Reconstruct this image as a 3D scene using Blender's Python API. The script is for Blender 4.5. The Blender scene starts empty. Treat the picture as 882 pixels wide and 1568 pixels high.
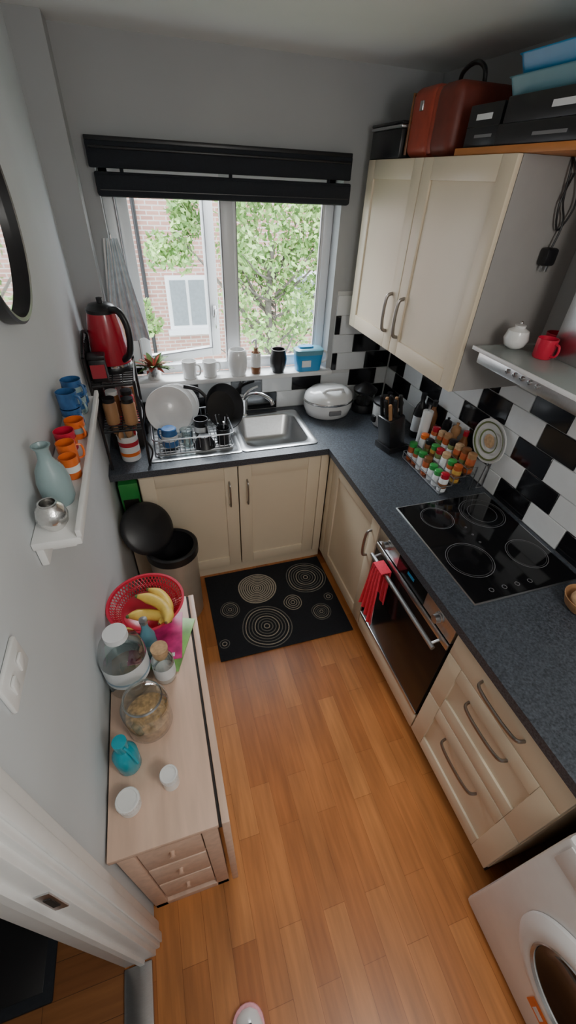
import bpy, bmesh, math, random
from mathutils import Matrix, Vector, Euler
random.seed(4)
S=bpy.context.scene
PI=math.pi
# ---------------- materials ----------------
def nodes(name):
    m=bpy.data.materials.new(name);m.use_nodes=True
    return m,m.node_tree,m.node_tree.nodes['Principled BSDF']
def mat(name,col,rough=.5,metal=0,noise=0,nscale=20,bump=0,coat=0,trans=0,emis=None,stretch=(1,1,1),alpha=1,spec=.5):
    m,nt,p=nodes(name)
    p.inputs['Base Color'].default_value=(*col,1);p.inputs['Roughness'].default_value=rough;p.inputs['Metallic'].default_value=metal
    p.inputs['Specular IOR Level'].default_value=spec
    if coat:p.inputs['Coat Weight'].default_value=coat;p.inputs['Coat Roughness'].default_value=.1
    if alpha<1:p.inputs['Alpha'].default_value=alpha
    if noise or bump:
        tc=nt.nodes.new('ShaderNodeTexCoord');mp=nt.nodes.new('ShaderNodeMapping');mp.inputs['Scale'].default_value=stretch
        n=nt.nodes.new('ShaderNodeTexNoise');n.inputs['Scale'].default_value=nscale;n.inputs['Detail'].default_value=5
        nt.links.new(tc.outputs['Object'],mp.inputs[0]);nt.links.new(mp.outputs[0],n.inputs['Vector'])
        if noise:
            r=nt.nodes.new('ShaderNodeMapRange');r.inputs[1].default_value=.3;r.inputs[2].default_value=.7
            r.inputs[3].default_value=1-noise;r.inputs[4].default_value=1+noise
            mx=nt.nodes.new('ShaderNodeVectorMath');mx.operation='SCALE';mx.inputs[0].default_value=col
            nt.links.new(n.outputs['Fac'],r.inputs[0]);nt.links.new(r.outputs[0],mx.inputs['Scale']);nt.links.new(mx.outputs[0],p.inputs['Base Color'])
        if bump:
            b=nt.nodes.new('ShaderNodeBump');b.inputs['Strength'].default_value=bump;b.inputs['Distance'].default_value=.002
            nt.links.new(n.outputs['Fac'],b.inputs['Height']);nt.links.new(b.outputs[0],p.inputs['Normal'])
    return m
def brickmat(name,c1,c2,mortar,bw,rh,ms,axes,rough=.4,off=.5,grain=0,bias=0,coat=0,blotch=0):
    m,nt,p=nodes(name)
    tc=nt.nodes.new('ShaderNodeTexCoord');sx=nt.nodes.new('ShaderNodeSeparateXYZ');cb=nt.nodes.new('ShaderNodeCombineXYZ')
    nt.links.new(tc.outputs['Object'],sx.inputs[0])
    nt.links.new(sx.outputs[axes[0]],cb.inputs[0]);nt.links.new(sx.outputs[axes[1]],cb.inputs[1])
    b=nt.nodes.new('ShaderNodeTexBrick');nt.links.new(cb.outputs[0],b.inputs['Vector'])
    b.inputs['Color1'].default_value=(*c1,1);b.inputs['Color2'].default_value=(*c2,1);b.inputs['Mortar'].default_value=(*mortar,1)
    b.inputs['Scale'].default_value=1;b.inputs['Brick Width'].default_value=bw;b.inputs['Row Height'].default_value=rh;b.inputs['Mortar Size'].default_value=ms
    b.inputs['Mortar Smooth'].default_value=.3;b.inputs['Bias'].default_value=bias
    b.offset=off;b.offset_frequency=2
    out=b.outputs['Color']
    def scale(out,mscale,amt,detail=6):
        n=nt.nodes.new('ShaderNodeTexNoise');n.inputs['Scale'].default_value=1;n.inputs['Detail'].default_value=detail
        mp=nt.nodes.new('ShaderNodeMapping');mp.inputs['Scale'].default_value=mscale;nt.links.new(cb.outputs[0],mp.inputs[0]);nt.links.new(mp.outputs[0],n.inputs['Vector'])
        r=nt.nodes.new('ShaderNodeMapRange');r.inputs[3].default_value=1-amt;r.inputs[4].default_value=1+amt;r.inputs[1].default_value=.25;r.inputs[2].default_value=.75
        nt.links.new(n.outputs['Fac'],r.inputs[0])
        v=nt.nodes.new('ShaderNodeVectorMath');v.operation='SCALE';nt.links.new(out,v.inputs[0]);nt.links.new(r.outputs[0],v.inputs['Scale']);return v.outputs[0]
    if grain:out=scale(out,(4,50,1),grain)
    if blotch:out=scale(out,(3,9,1),blotch,3)
    nt.links.new(out,p.inputs['Base Color']);p.inputs['Roughness'].default_value=rough
    if coat:p.inputs['Coat Weight'].default_value=coat;p.inputs['Coat Roughness'].default_value=.3
    return m
M={}
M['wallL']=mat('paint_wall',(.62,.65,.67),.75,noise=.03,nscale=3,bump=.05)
M['wallW']=mat('paint_wall_backlit',(.41,.42,.425),.8,noise=.03,nscale=3)  # window-side walls: backlit shade put into a darker wall grey
M['ceil']=mat('paint_ceiling',(.82,.83,.81),.85,noise=.02,nscale=3)
M['white']=mat('white_gloss_paint',(.80,.80,.79),.35,noise=.02)
M['upvc']=mat('upvc',(.84,.86,.88),.3,noise=.01)
M['floor']=brickmat('laminate_floor',(.52,.205,.062),(.36,.120,.032),(.26,.085,.022),.46,.085,.0009,(1,0),rough=.33,off=.37,grain=.22,coat=.12,blotch=.16)
M['hall']=brickmat('hall_floor',(.30,.12,.04),(.24,.09,.03),(.1,.04,.015),.7,.09,.001,(0,1),rough=.4,grain=.2)
M['brick']=brickmat('house_brick',(.58,.32,.26),(.44,.23,.19),(.62,.56,.52),.225,.075,.012,(0,2),rough=.9,grain=.1)
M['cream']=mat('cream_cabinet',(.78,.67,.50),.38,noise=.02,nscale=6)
M['taupe_shade']=mat('cabinet_side_shaded',(.36,.345,.33),.45,noise=.02)  # cabinet end panel: shadow put into its grey-taupe colour
M['counter']=mat('slate_worktop',(.055,.064,.078),.42,noise=.6,nscale=150,bump=.05)
M['steel']=mat('brushed_steel',(.58,.59,.60),.3,metal=1,noise=.06,nscale=60,stretch=(1,12,1))
M['handle']=mat('pewter_handle',(.34,.32,.30),.32,metal=1,noise=.04)
M['chrome']=mat('chrome',(.8,.8,.8),.12,metal=1,noise=.01)
M['bkglass']=mat('black_glass',(.006,.006,.007),.1,noise=.01,spec=.45)
M['ovglass']=mat('oven_door_glass',(.012,.011,.011),.16,noise=.01,spec=.3)
M['black']=mat('black_plastic',(.012,.012,.014),.35,noise=.05)
M['blackm']=mat('black_fabric',(.008,.011,.017),.8,noise=.2,nscale=80,bump=.2)
M['ring']=mat('hob_print',(.20,.20,.21),.4,noise=.02)
M['tileW']=mat('tile_white',(.76,.78,.79),.12,noise=.02,coat=.4)
M['tileB']=mat('tile_black',(.007,.007,.009),.12,noise=.02,coat=.3)
M['grout']=mat('grout',(.62,.62,.61),.8,noise=.05)
M['birch']=mat('birch_veneer',(.70,.485,.37),.45,noise=.10,nscale=6,stretch=(6,.7,6))
M['dark']=mat('dark_gap',(.02,.016,.014),.7,noise=.05)
M['matcream']=mat('mat_ring_yarn',(.42,.38,.31),.9,noise=.15,nscale=90)
M['matgrey']=mat('mat_ring_grey',(.17,.165,.15),.9,noise=.2,nscale=90)
M['red']=mat('red_plastic',(.60,.02,.055),.3,noise=.03)
M['redk']=mat('kettle_red',(.42,.012,.03),.2,coat=.5,noise=.03)
M['redtowel']=mat('red_towel',(.80,.05,.09),.9,noise=.12,nscale=120,bump=.3)
M['pinkst']=mat('pink_stripe',(.85,.40,.45),.9,noise=.1,nscale=120)
M['yellow']=mat('banana_skin',(.86,.60,.12),.5,noise=.12,nscale=30)
M['green']=mat('green_lid',(.04,.32,.07),.35,noise=.03)
M['orange']=mat('orange_ceramic',(.80,.17,.03),.3,noise=.04)
M['blue']=mat('blue_ceramic',(.04,.13,.32),.25,noise=.25,nscale=40)
M['teal']=mat('teal_plastic',(.0,.32,.42),.25,noise=.04,coat=.3)
M['bluep']=mat('blue_plastic',(.03,.27,.55),.3,noise=.03)
M['tealgrey']=mat('teal_grey_plastic',(.12,.30,.38),.4,noise=.03)
M['vase']=mat('sage_glaze',(.28,.38,.39),.3,noise=.06,nscale=15)
M['china']=mat('white_china',(.80,.80,.79),.2,noise=.02,coat=.3)
M['silver']=mat('hammered_silver',(.75,.74,.72),.22,metal=1,noise=.1,nscale=60,bump=1)
M['wood']=mat('utensil_wood',(.42,.22,.10),.55,noise=.15,nscale=20,stretch=(1,1,.2))
M['cork']=mat('cork',(.55,.36,.20),.8,noise=.2,nscale=80)
M['oak']=mat('orange_board',(.60,.22,.05),.5,noise=.12,nscale=14,stretch=(4,.4,4))
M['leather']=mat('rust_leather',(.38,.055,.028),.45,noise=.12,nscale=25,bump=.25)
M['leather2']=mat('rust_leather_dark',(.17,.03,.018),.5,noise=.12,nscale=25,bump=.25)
M['binb']=mat('bin_cream_metal',(.50,.44,.36),.35,metal=.3,noise=.03)
M['cereal']=mat('cereal',(.48,.28,.13),.9,noise=.5,nscale=70,bump=1)
M['leaf']=mat('tree_leaf',(.33,.50,.17),.6,noise=.3,nscale=1.5)
M['leaf2']=mat('tree_leaf_dark',(.17,.32,.09),.6,noise=.3,nscale=2)
M['bark']=mat('bark',(.16,.14,.12),.9,noise=.3,nscale=20)
M['pleaf']=mat('houseplant_leaf',(.12,.22,.06),.5,noise=.3,nscale=40)
M['pleafr']=mat('houseplant_leaf_red',(.42,.07,.05),.5,noise=.3,nscale=40)
M['towel']=mat('pale_blue_towel',(.60,.70,.76),.95,noise=.22,nscale=30,bump=.3)
M['label']=mat('paper_label',(.78,.80,.82),.6,noise=.03)
M['lblue']=mat('label_blue',(.35,.50,.62),.6,noise=.03)
M['pink']=mat('magazine_pink',(.62,.04,.22),.35,noise=.5,nscale=18)
M['maggreen']=mat('magazine_green',(.25,.52,.14),.35,noise=.4,nscale=14)
M['ground']=mat('grass_ground',(.16,.24,.09),.95,noise=.3,nscale=2)
M['roof']=mat('window_dark_pane',(.22,.25,.27),.2,noise=.1)
M['mirror']=mat('mirror_glass',(.9,.9,.9),.02,metal=1,noise=.005)
M['brown']=mat('amber',(.22,.09,.035),.25,noise=.05)
M['spice1']=mat('paprika',(.45,.10,.03),.35,noise=.15,nscale=60)
M['spice2']=mat('turmeric',(.52,.30,.06),.35,noise=.15,nscale=60)
M['spice3']=mat('dried_herb',(.16,.20,.07),.4,noise=.25,nscale=60)
M['wire']=mat('steel_wire',(.45,.46,.48),.3,metal=1,noise=.02)
def glass(name,col,al):
    m,nt,p=nodes(name);nt.nodes.remove(p)
    o=nt.nodes['Material Output'];t=nt.nodes.new('ShaderNodeBsdfTransparent');t.inputs[0].default_value=(*col,1)
    g=nt.nodes.new('ShaderNodeBsdfGlossy');g.inputs['Roughness'].default_value=.05
    fr=nt.nodes.new('ShaderNodeLayerWeight');fr.inputs[0].default_value=al
    mx=nt.nodes.new('ShaderNodeMixShader')
    nt.links.new(fr.outputs['Facing'],mx.inputs[0]);nt.links.new(t.outputs[0],mx.inputs[1]);nt.links.new(g.outputs[0],mx.inputs[2]);nt.links.new(mx.outputs[0],o.inputs[0])
    return m
M['glass']=glass('clear_glass',(.90,.95,.95),.32)
M['pane']=glass('window_glass',(.98,.99,1),.06)
M['canopy']=mat('hood_glass',(.55,.62,.60),.1,alpha=.6,noise=.01)
# ---------------- builder ----------------
class B:
    def __init__(s,name): s.name=name;s.bm=bmesh.new();s.m=[]
    def mi(s,k):
        if k not in s.m:s.m.append(k)
        return s.m.index(k)
    def add(s,t,k,smooth=False,X=None):
        i=s.mi(k)
        for f in t.faces:f.material_index=i;f.smooth=smooth
        if X is not None:t.transform(X)
        bmesh.ops.recalc_face_normals(t,faces=t.faces)
        me=bpy.data.meshes.new('t');t.to_mesh(me);t.free();s.bm.from_mesh(me);bpy.data.meshes.remove(me);return s
    def box(s,lo,hi,k,bev=0,rot=None,piv=None,seg=2):
        t=bmesh.new();bmesh.ops.create_cube(t,size=1)
        lo=Vector(lo);hi=Vector(hi);l=Vector([min(a,b) for a,b in zip(lo,hi)]);h=Vector([max(a,b) for a,b in zip(lo,hi)])
        c=(l+h)/2;d=h-l
        for v in t.verts:v.co=Vector([v.co[i]*d[i] for i in range(3)])
        if bev:bmesh.ops.bevel(t,geom=t.edges[:],offset=min(bev,min(d)*.49),segments=seg,affect='EDGES',profile=.5)
        X=Matrix.Translation(c)
        if rot:
            R=Euler(rot).to_matrix().to_4x4();pv=Vector(piv) if piv else c
            X=Matrix.Translation(pv)@R@Matrix.Translation(c-pv)
        return s.add(t,k,False,X)
    def lathe(s,prof,loc,k,seg=32,rot=None,scale=(1,1,1),caps=True,R4=None):
        t=bmesh.new();rings=[]
        for r,z in prof:
            rings.append([t.verts.new((max(r,1e-5)*math.cos(2*PI*i/seg),max(r,1e-5)*math.sin(2*PI*i/seg),z)) for i in range(seg)])
        for a,b in zip(rings,rings[1:]):
            for i in range(seg):t.faces.new((a[i],a[(i+1)%seg],b[(i+1)%seg],b[i]))
        if caps:
            t.faces.new(rings[0][::-1]);t.faces.new(rings[-1])
        X=Matrix.Translation(loc)@(R4 if R4 is not None else (Euler(rot).to_matrix().to_4x4() if rot else Matrix()))@Matrix.Diagonal((*scale,1))
        return s.add(t,k,True,X)
    def loft(s,loops,k,c0=False,c1=False,smooth=True,closed=True,X=None):
        t=bmesh.new();R=[[t.verts.new(p) for p in L] for L in loops];n=len(R[0])
        for a,b in zip(R,R[1:]):
            for i in range(n if closed else n-1):t.faces.new((a[i],a[(i+1)%n],b[(i+1)%n],b[i]))
        if c0:t.faces.new(R[0][::-1])
        if c1:t.faces.new(R[-1])
        return s.add(t,k,smooth,X)
    def tube(s,pts,r,k,seg=8,sm=0,closed=False,flat=1):
        pts=[Vector(p) for p in pts]
        if sm:pts=catmull(pts,sm)
        n=len(pts);rs=r if isinstance(r,(list,tuple)) else [r]*n
        if len(rs)!=n:rs=[rs[0]+(rs[-1]-rs[0])*i/(n-1) for i in range(n)] if len(rs)==2 else [rs[min(len(rs)-1,int(i*len(rs)/n))] for i in range(n)]
        loops=[];up=None
        for i,p in enumerate(pts):
            a=pts[(i-1)%n] if (i>0 or closed) else p;b=pts[(i+1)%n] if (i<n-1 or closed) else p
            d=(b-a).normalized()
            if up is None:
                up=Vector((0,0,1)) if abs(d.z)<.9 else Vector((1,0,0))
            x=d.cross(up);
            if x.length<1e-4:x=d.cross(Vector((1,0,0)))
            x.normalize();up=x.cross(d).normalized()
            loops.append([p+x*math.cos(2*PI*j/seg)*rs[i]*flat+up*math.sin(2*PI*j/seg)*rs[i] for j in range(seg)])
        if closed:loops.append(loops[0])
        return s.loft(loops,k,not closed,not closed)
    def ball(s,loc,r,k,seg=24,rot=None):
        if not isinstance(r,(tuple,list)):r=(r,r,r)
        t=bmesh.new();bmesh.ops.create_uvsphere(t,u_segments=seg,v_segments=seg//2,radius=1)
        X=Matrix.Translation(loc)@(Euler(rot).to_matrix().to_4x4() if rot else Matrix())@Matrix.Diagonal((*r,1))
        return s.add(t,k,True,X)
    def ring(s,c,r0,r1,k,seg=48,h=.001,wob=0,ph=0):
        c=Vector(c)
        def L(r,z):return [c+Vector((r*(1+wob*math.sin(3*a+ph))*math.cos(a),r*(1+wob*math.sin(2*a+ph))*math.sin(a),z)) for a in [2*PI*i/seg for i in range(seg)]]
        return s.loft([L(r0,0),L(r0,h),L(r1,h),L(r1,0)],k,smooth=False)
    def obj(s,sharp=42):
        me=bpy.data.meshes.new(s.name);s.bm.to_mesh(me);s.bm.free()
        for k in s.m:me.materials.append(M[k])
        try:me.set_sharp_from_angle(angle=math.radians(sharp))
        except Exception:pass
        o=bpy.data.objects.new(s.name,me);bpy.context.collection.objects.link(o)
        return o
def catmull(P,n):
    o=[]
    for i in range(len(P)-1):
        a=P[max(i-1,0)];b=P[i];c=P[i+1];d=P[min(i+2,len(P)-1)]
        for j in range(n):
            t=j/n;o.append(.5*((2*b)+(c-a)*t+(2*a-5*b+4*c-d)*t*t+(3*b-a-3*c+d)*t**3))
    o.append(P[-1]);return o
def rr(cx,cy,w,h,r,z,n=6):
    L=[]
    for sx,sy,a0 in((1,1,0),(-1,1,90),(-1,-1,180),(1,-1,270)):
        for j in range(n+1):
            a=math.radians(a0+90*j/n);L.append(Vector((cx+sx*(w/2-r)+r*math.cos(a),cy+sy*(h/2-r)+r*math.sin(a),z)))
    return L
W=1.83;H=2.52;XC=1.186;XF=1.206;YF=-.58;YB=-3.5
# ---------------- room ----------------
B('floor').box((-.1,YB,-.05),(W+.1,.1,0),'floor').obj()
B('floor_hall').box((-1.3,YB,-.05),(-.1,-1.2,-.002),'hall').obj()
b=B('trim_1');b.box((-.1,-2.98,0),(-.01,-2.245,.012),'steel',.004);b.obj()
B('ceiling').box((-1.3,YB,H),(W+.1,.16,H+.05),'ceil').obj()
b=B('wall_left');b.box((-.1,-2.20,0),(0,.16,H),'wallL');b.box((-.1,YB,0),(0,-3.02,H),'wallL');b.box((-.1,-3.02,2.05),(0,-2.20,H),'wallL');b.obj()
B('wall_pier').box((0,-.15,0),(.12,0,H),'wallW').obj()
b=B('wall_window')
x0,x1,z0,z1=.19,1.37,1.12,2.13
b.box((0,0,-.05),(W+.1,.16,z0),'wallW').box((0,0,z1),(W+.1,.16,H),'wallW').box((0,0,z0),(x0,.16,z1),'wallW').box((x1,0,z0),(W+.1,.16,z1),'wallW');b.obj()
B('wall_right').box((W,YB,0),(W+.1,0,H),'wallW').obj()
B('wall_back').box((-1.3,YB-.1,0),(W+.1,YB,H),'wallL').obj()
b=B('wall_hall');b.box((-1.4,YB,0),(-1.3,-1.1,H),'wallL');b.box((-1.3,-1.2,0),(-.1,-1.1,H),'wallL');b.obj()
# door frame (left, near)
b=B('trim_2')
b.box((-.1,-2.24,0),(.002,-2.20,2.05),'white',.003)
b.box((-.05,-2.252,0),(-.035,-2.24,2.01),'white')
b.box((0,-2.225,0),(.016,-2.155,2.09),'white',.004);b.box((.016,-2.213,0),(.024,-2.185,2.08),'white',.004)
b.box((-.028,-2.243,1.0),(-.004,-2.2385,1.12),'steel');b.box((-.022,-2.2445,1.03),(-.010,-2.2425,1.09),'dark')
b.obj()
b=B('trim_3');b.box((-.1,-3.02,0),(.002,-2.98,2.05),'white',.003);b.box((0,-3.065,0),(.016,-2.995,2.09),'white',.004);b.obj()
b=B('trim_4');b.box((-.1,-2.98,2.01),(.002,-2.24,2.05),'white',.003);b.box((0,-2.995,2.03),(.016,-2.225,2.10),'white',.004);b.obj()
b=B('doormat');b.box((-.85,-2.25,-.002),(-.32,-1.85,.012),'blackm',.005);b.box((-.82,-2.22,.012),(-.35,-1.88,.015),'black',.002);b.obj()
# window
b=B('window_1')
ya,yb=.095,.155
zs=1.15
b.box((x0,ya,zs),(x0+.05,yb,z1),'upvc',.006).box((x1-.05,ya,zs),(x1,yb,z1),'upvc',.006).box((x0,ya,zs),(x1,yb,zs+.05),'upvc',.006).box((x0,ya,z1-.05),(x1,yb,z1),'upvc',.006)
b.box((.745,ya-.005,zs),(.815,yb,z1),'upvc',.006)
a=(.815,zs+.05);c=(x1-.05,z1-.05)
b.box((a[0],ya+.01,a[1]),(a[0]+.015,ya+.03,c[1]),'white').box((c[0]-.015,ya+.01,a[1]),(c[0],ya+.03,c[1]),'white').box((a[0],ya+.01,a[1]),(c[0],ya+.03,a[1]+.015),'white')
b.box((a[0]+.012,ya+.008,a[1]),(a[0]+.016,ya+.012,c[1]),'ring').box((c[0]-.016,ya+.008,a[1]),(c[0]-.012,ya+.012,c[1]),'ring').box((x0+.048,ya-.002,zs+.05),(x0+.053,ya+.004,z1-.05),'ring').box((.742,ya-.007,zs+.05),(.747,ya+.0,z1-.05),'ring')
b.box((a[0],ya+.03,a[1]),(c[0],ya+.034,c[1]),'pane')
rot=(0,0,math.radians(16));pv=(x0+.05,yb,0)
sx0,sx1,sz0,sz1=x0+.05,.745,zs+.04,z1-.04
for lo,hi in(((sx0,.12,sz0),(sx0+.055,.165,sz1)),((sx1-.06,.12,sz0),(sx1,.165,sz1)),((sx0+.055,.12,sz0),(sx1-.06,.165,sz0+.055)),((sx0+.055,.12,sz1-.055),(sx1-.06,.165,sz1))):
    b.box(lo,hi,'upvc',.005,rot=rot,piv=pv)
b.box((sx0+.055,.14,sz0+.055),(sx1-.06,.144,sz1-.055),'pane',rot=rot,piv=pv)
b.box((sx0+.055,.117,sz0+.05),(sx1-.06,.121,sz0+.056),'ring',rot=rot,piv=pv).box((sx1-.062,.117,sz0+.05),(sx1-.057,.121,sz1-.05),'ring',rot=rot,piv=pv)
b.box((sx1-.045,.10,1.42),(sx1-.02,.12,1.49),'chrome',.004,rot=rot,piv=pv).box((sx1-.04,.085,1.36),(sx1-.025,.10,1.47),'chrome',.004,rot=rot,piv=pv)
b.obj()
b=B('trim_5');b.box((.15,-.045,1.12),(1.40,.095,1.15),'white',.008);b.obj()
b=B('roman_blind')
b.box((.17,-.055,2.105),(1.385,-.022,2.195),'blackm',.006)
b.box((.17,-.05,2.19),(1.385,-.001,2.21),'black',.004)
b.box((.18,-.064,2.168),(1.375,-.054,2.178),'black',.003);
b.box((.185,-.075,2.006),(1.385,-.035,2.088),'blackm',.014);b.box((.185,-.068,2.04),(1.385,-.03,2.094),'blackm',.008)
for x in(.30,.78,1.27):b.box((x-.008,-.045,2.08),(x+.008,-.040,2.11),'blackm')
b.box((.20,-.079,2.030),(1.37,-.074,2.033),'black')
b.obj()
# tiles
def tiles(name,axis):
    b=B(name);hh=.1115
    def tile(lo,hi,k):b.box(lo,hi,k,.002,seg=1)
    for k in range(7):
        za=.912+k*hh;zb_=za+hh-.003
        if axis=='R':
            cen=-1.32 if k%2==0 else -1.42
            for n in range(-10,8):
                c=cen+.2*n;lo=max(c-.0985,-2.7);hi=min(c+.0985,-.012)
                if hi-lo<.01:continue
                top=1.43 if hi>-1.12 else 1.595
                zt=min(zb_,top)
                if zt-za<.02:continue
                tile((W-.010,lo,za),(W-.002,hi,zt),'tileB' if n%2==0 else 'tileW')
        else:
            cen=1.34 if k%2==0 else 1.24
            for n in range(-7,5):
                c=cen+.2*n;lo=max(c-.0985,.125);hi=min(c+.0985,W-.012)
                if k>1:lo=max(lo,1.405)
                if hi-lo<.01:continue
                zt=min(zb_,1.115 if lo<1.40 else 1.60)
                if zt-za<.02:continue
                tile((lo,-.010,za),(hi,-.002,zt),'tileB' if n%2==0 else 'tileW')
    if axis=='R':b.box((W-.004,-1.115,.911),(W-.0005,-.001,1.432),'grout').box((W-.004,-2.7,.911),(W-.0005,-1.116,1.597),'grout')
    else:b.box((.121,-.004,.911),(W-.005,-.0005,1.118),'grout').box((1.401,-.004,1.118),(W-.005,-.0005,1.60),'grout')
    b.obj()
tiles('wall_tiles_right','R');tiles('wall_tiles_window','W')
# ---------------- worktop ----------------
b=B('worktop')
for lo,hi in(((0.002,-.6),(.121,-.152)),((.121,-.6),(.74,-.012)),((.74,-.6),(1.11,-.49)),((.74,-.11),(1.11,-.012)),((1.11,-.6),(XC,-.012)),((XC,-3.05),(W-.011,-.012))):
    b.box((*lo,.872),(*hi,.91),'counter')
b.obj()
# ---------------- cabinets ----------------
def face(b,ax,pos,u0,u1,v0,v1,shaker=True,fr=.075,k='cream',th=.02):
    def bx(a0,a1,c0,c1,d0,d1,bev=.003):
        if ax=='X':b.box((pos-d1,a0,c0),(pos-d0,a1,c1),k,bev)
        else:b.box((a0,pos-d1,c0),(a1,pos-d0,c1),k,bev)
    if not shaker:bx(u0,u1,v0,v1,0,th);return
    lo,hi=min(u0,u1),max(u0,u1)
    bx(lo,lo+fr,v0,v1,0,th);bx(hi-fr,hi,v0,v1,0,th);bx(lo+fr,hi-fr,v1-fr,v1,0,th);bx(lo+fr,hi-fr,v0,v0+fr,0,th);bx(lo+fr-.002,hi-fr+.002,v0+fr-.002,v1-fr+.002,0,th-.009,0)
def handle(b,ax,pos,a,c,out=.030,r=.0085):
    def P(u,v,d):return (pos-d,u,v) if ax=='X' else (u,pos-d,v)
    du,dv=c[0]-a[0],c[1]-a[1]
    pts=[P(a[0],a[1],-.002),P(a[0]+du*.05,a[1]+dv*.05,out*.7),P(a[0]+du*.25,a[1]+dv*.25,out*.95),P(a[0]+du*.5,a[1]+dv*.5,out),P(a[0]+du*.75,a[1]+dv*.75,out*.95),P(a[0]+du*.95,a[1]+dv*.95,out*.7),P(c[0],c[1],-.002)]
    b.tube(pts,r,'handle',10,5,flat=.6)
ZP=.09
b=B('base_cabinet');
b.box((.13,-.56,ZP),(.148,-.03,.87),'cream').box((1.15,-.56,ZP),(1.168,-.03,.70),'cream').box((.148,-.56,ZP),(1.15,-.03,ZP+.018),'cream')
b.box((.13,-.578,.855),(1.203,-.561,.871),'cream').box((.13,-.54,0),(1.22,-.525,ZP),'cream')
face(b,'Y',-.562,.135,.655,ZP+.01,.855);face(b,'Y',-.562,.661,1.15,ZP+.01,.855);face(b,'Y',-.562,1.153,1.203,ZP+.01,.855,False)
handle(b,'Y',-.582,(.605,.60),(.605,.76));handle(b,'Y',-.582,(.708,.60),(.708,.76))
b.obj()
b=B('base_cabinet')
b.box((1.228,-1.225,ZP),(W-.03,-.60,.87),'cream').box((1.25,-1.225,0),(1.265,-.545,ZP),'cream')
face(b,'X',1.226,-1.222,-.65,ZP+.01,.865);face(b,'X',1.226,-.647,-.585,ZP+.01,.865,False)
handle(b,'X',1.206,(-1.165,.60),(-1.165,.77))
b.obj()
# oven
b=B('oven')
oy0,oy1=-1.832,-1.232
b.box((1.23,oy0,.20),(W-.05,oy1,.868),'dark')
b.box((1.205,oy0+.003,.765),(1.23,oy1-.003,.866),'steel',.003)
b.box((1.203,-1.64,.77),(1.206,-1.42,.862),'bkglass')
b.box((1.202,-1.55,.81),(1.2035,-1.50,.825),'bluep')
for yy in(-1.325,-1.74):
    b.lathe([(.024,0),(.024,.006),(.019,.008),(.017,.028),(0,.029)],(1.205,yy,.815),'steel',24,rot=(0,-PI/2,0))
b.box((1.203,oy0+.003,.205),(1.23,oy1-.003,.757),'ovglass',.004)
b.box((1.2005,oy0+.003,.725),(1.21,oy1-.003,.757),'steel',.003);b.box((1.2005,oy0+.003,.205),(1.21,oy1-.003,.225),'steel',.003)
b.tube([(1.165,-1.80,.715),(1.165,-1.27,.715)],.010,'steel',12)
for yy in(-1.78,-1.29):b.tube([(1.165,yy,.715),(1.202,yy,.725)],.006,'steel')
b.obj()
b=B('oven_housing');b.box((1.206,oy0,ZP),(1.224,oy1,.196),'cream',.002).box((1.25,oy0,0),(1.265,oy1,ZP),'cream');b.obj()
def cloth(b,top,du,L,w0,w1,nrm,k,folds=4,amp=.012,n=24,m=20,th=.003,sag=0,k2=None,per=6):
    top=Vector(top);du=Vector(du);nrm=Vector(nrm)
    rows=[]
    for i in range(m+1):
        v=i/m;w=w0+(w1-w0)*v;row=[]
        for j in range(n+1):
            u=j/n-.5
            row.append(top+du*(u*w)+Vector((0,0,-L*v+.02*math.sin(u*5)*v))+nrm*(amp*(.4+v)*math.sin(folds*2*PI*(u+.5)+v*1.2)+sag*v))
        rows.append(row)
    for off in(0,th):
        if k2:
            for j in range(n):
                kk=k2 if j%per==2 else k
                b.loft([[r[j]+nrm*off,r[j+1]+nrm*off] for r in rows],kk,closed=False)
        else:b.loft([[p+nrm*off for p in r] for r in rows],k,closed=False)
b=B('tea_towel');cloth(b,(1.138,-1.375,.73),(0,1,0),.33,.08,.135,(-1,0,0),'redtowel',4,.008,k2='pinkst')
cloth(b,(1.189,-1.375,.73),(0,1,0),.20,.08,.11,(-1,0,0),'redtowel',3,.003)
b.box((1.137,-1.415,.7275),(1.191,-1.335,.733),'redtowel',.002)
b.obj()
b=B('drawer_cabinet')
dy0,dy1=-2.378,-1.838
b.box((1.228,dy0,ZP),(W-.03,dy1,.87),'cream').box((1.25,dy0,0),(1.265,dy1,ZP),'dark')
face(b,'X',1.226,dy0+.002,dy1-.002,.735,.866,False);face(b,'X',1.226,dy0+.002,dy1-.002,.44,.731);face(b,'X',1.226,dy0+.002,dy1-.002,ZP+.005,.436)
for z in(.80,.655,.345):handle(b,'X',1.206,(-2.20,z),(-2.0,z),.032,.009)
b.obj()
# washing machine
b=B('washing_machine')
b.box((1.12,-3.02,.015),(1.69,-2.425,.845),'china',.015)
b.box((1.116,-3.0,.735),(1.121,-2.445,.835),'white',.003)
c=(1.118,-2.722,.45)
b.lathe([(.205,0),(.205,.012),(.19,.028),(.165,.034),(.145,.028),(.14,.012)],c,'white',56,rot=(0,-PI/2,0),caps=False)
b.lathe([(.142,.012),(.138,.022),(.12,.018),(.10,.006),(.0,.002)],c,'bkglass',48,rot=(0,-PI/2,0),caps=False)
b.lathe([(.150,.026),(.146,.033),(.140,.026)],c,'steel',48,rot=(0,-PI/2,0),caps=False)
b.box((1.116,-2.74,.14),(1.1195,-2.68,.19),'orange').box((1.1155,-2.73,.15),(1.1165,-2.70,.175),'label')
b.lathe([(.03,0),(.028,.02),(.0,.021)],(1.117,-2.75,.785),'steel',24,rot=(0,-PI/2,0))
b.box((1.113,-2.62,.765),(1.117,-2.5,.81),'white',.002)
for xx in(1.17,1.63):
    for yy in(-2.97,-2.475):b.lathe([(.02,0),(.02,.016)],(xx,yy,0),'black',12)
b.obj()
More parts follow.
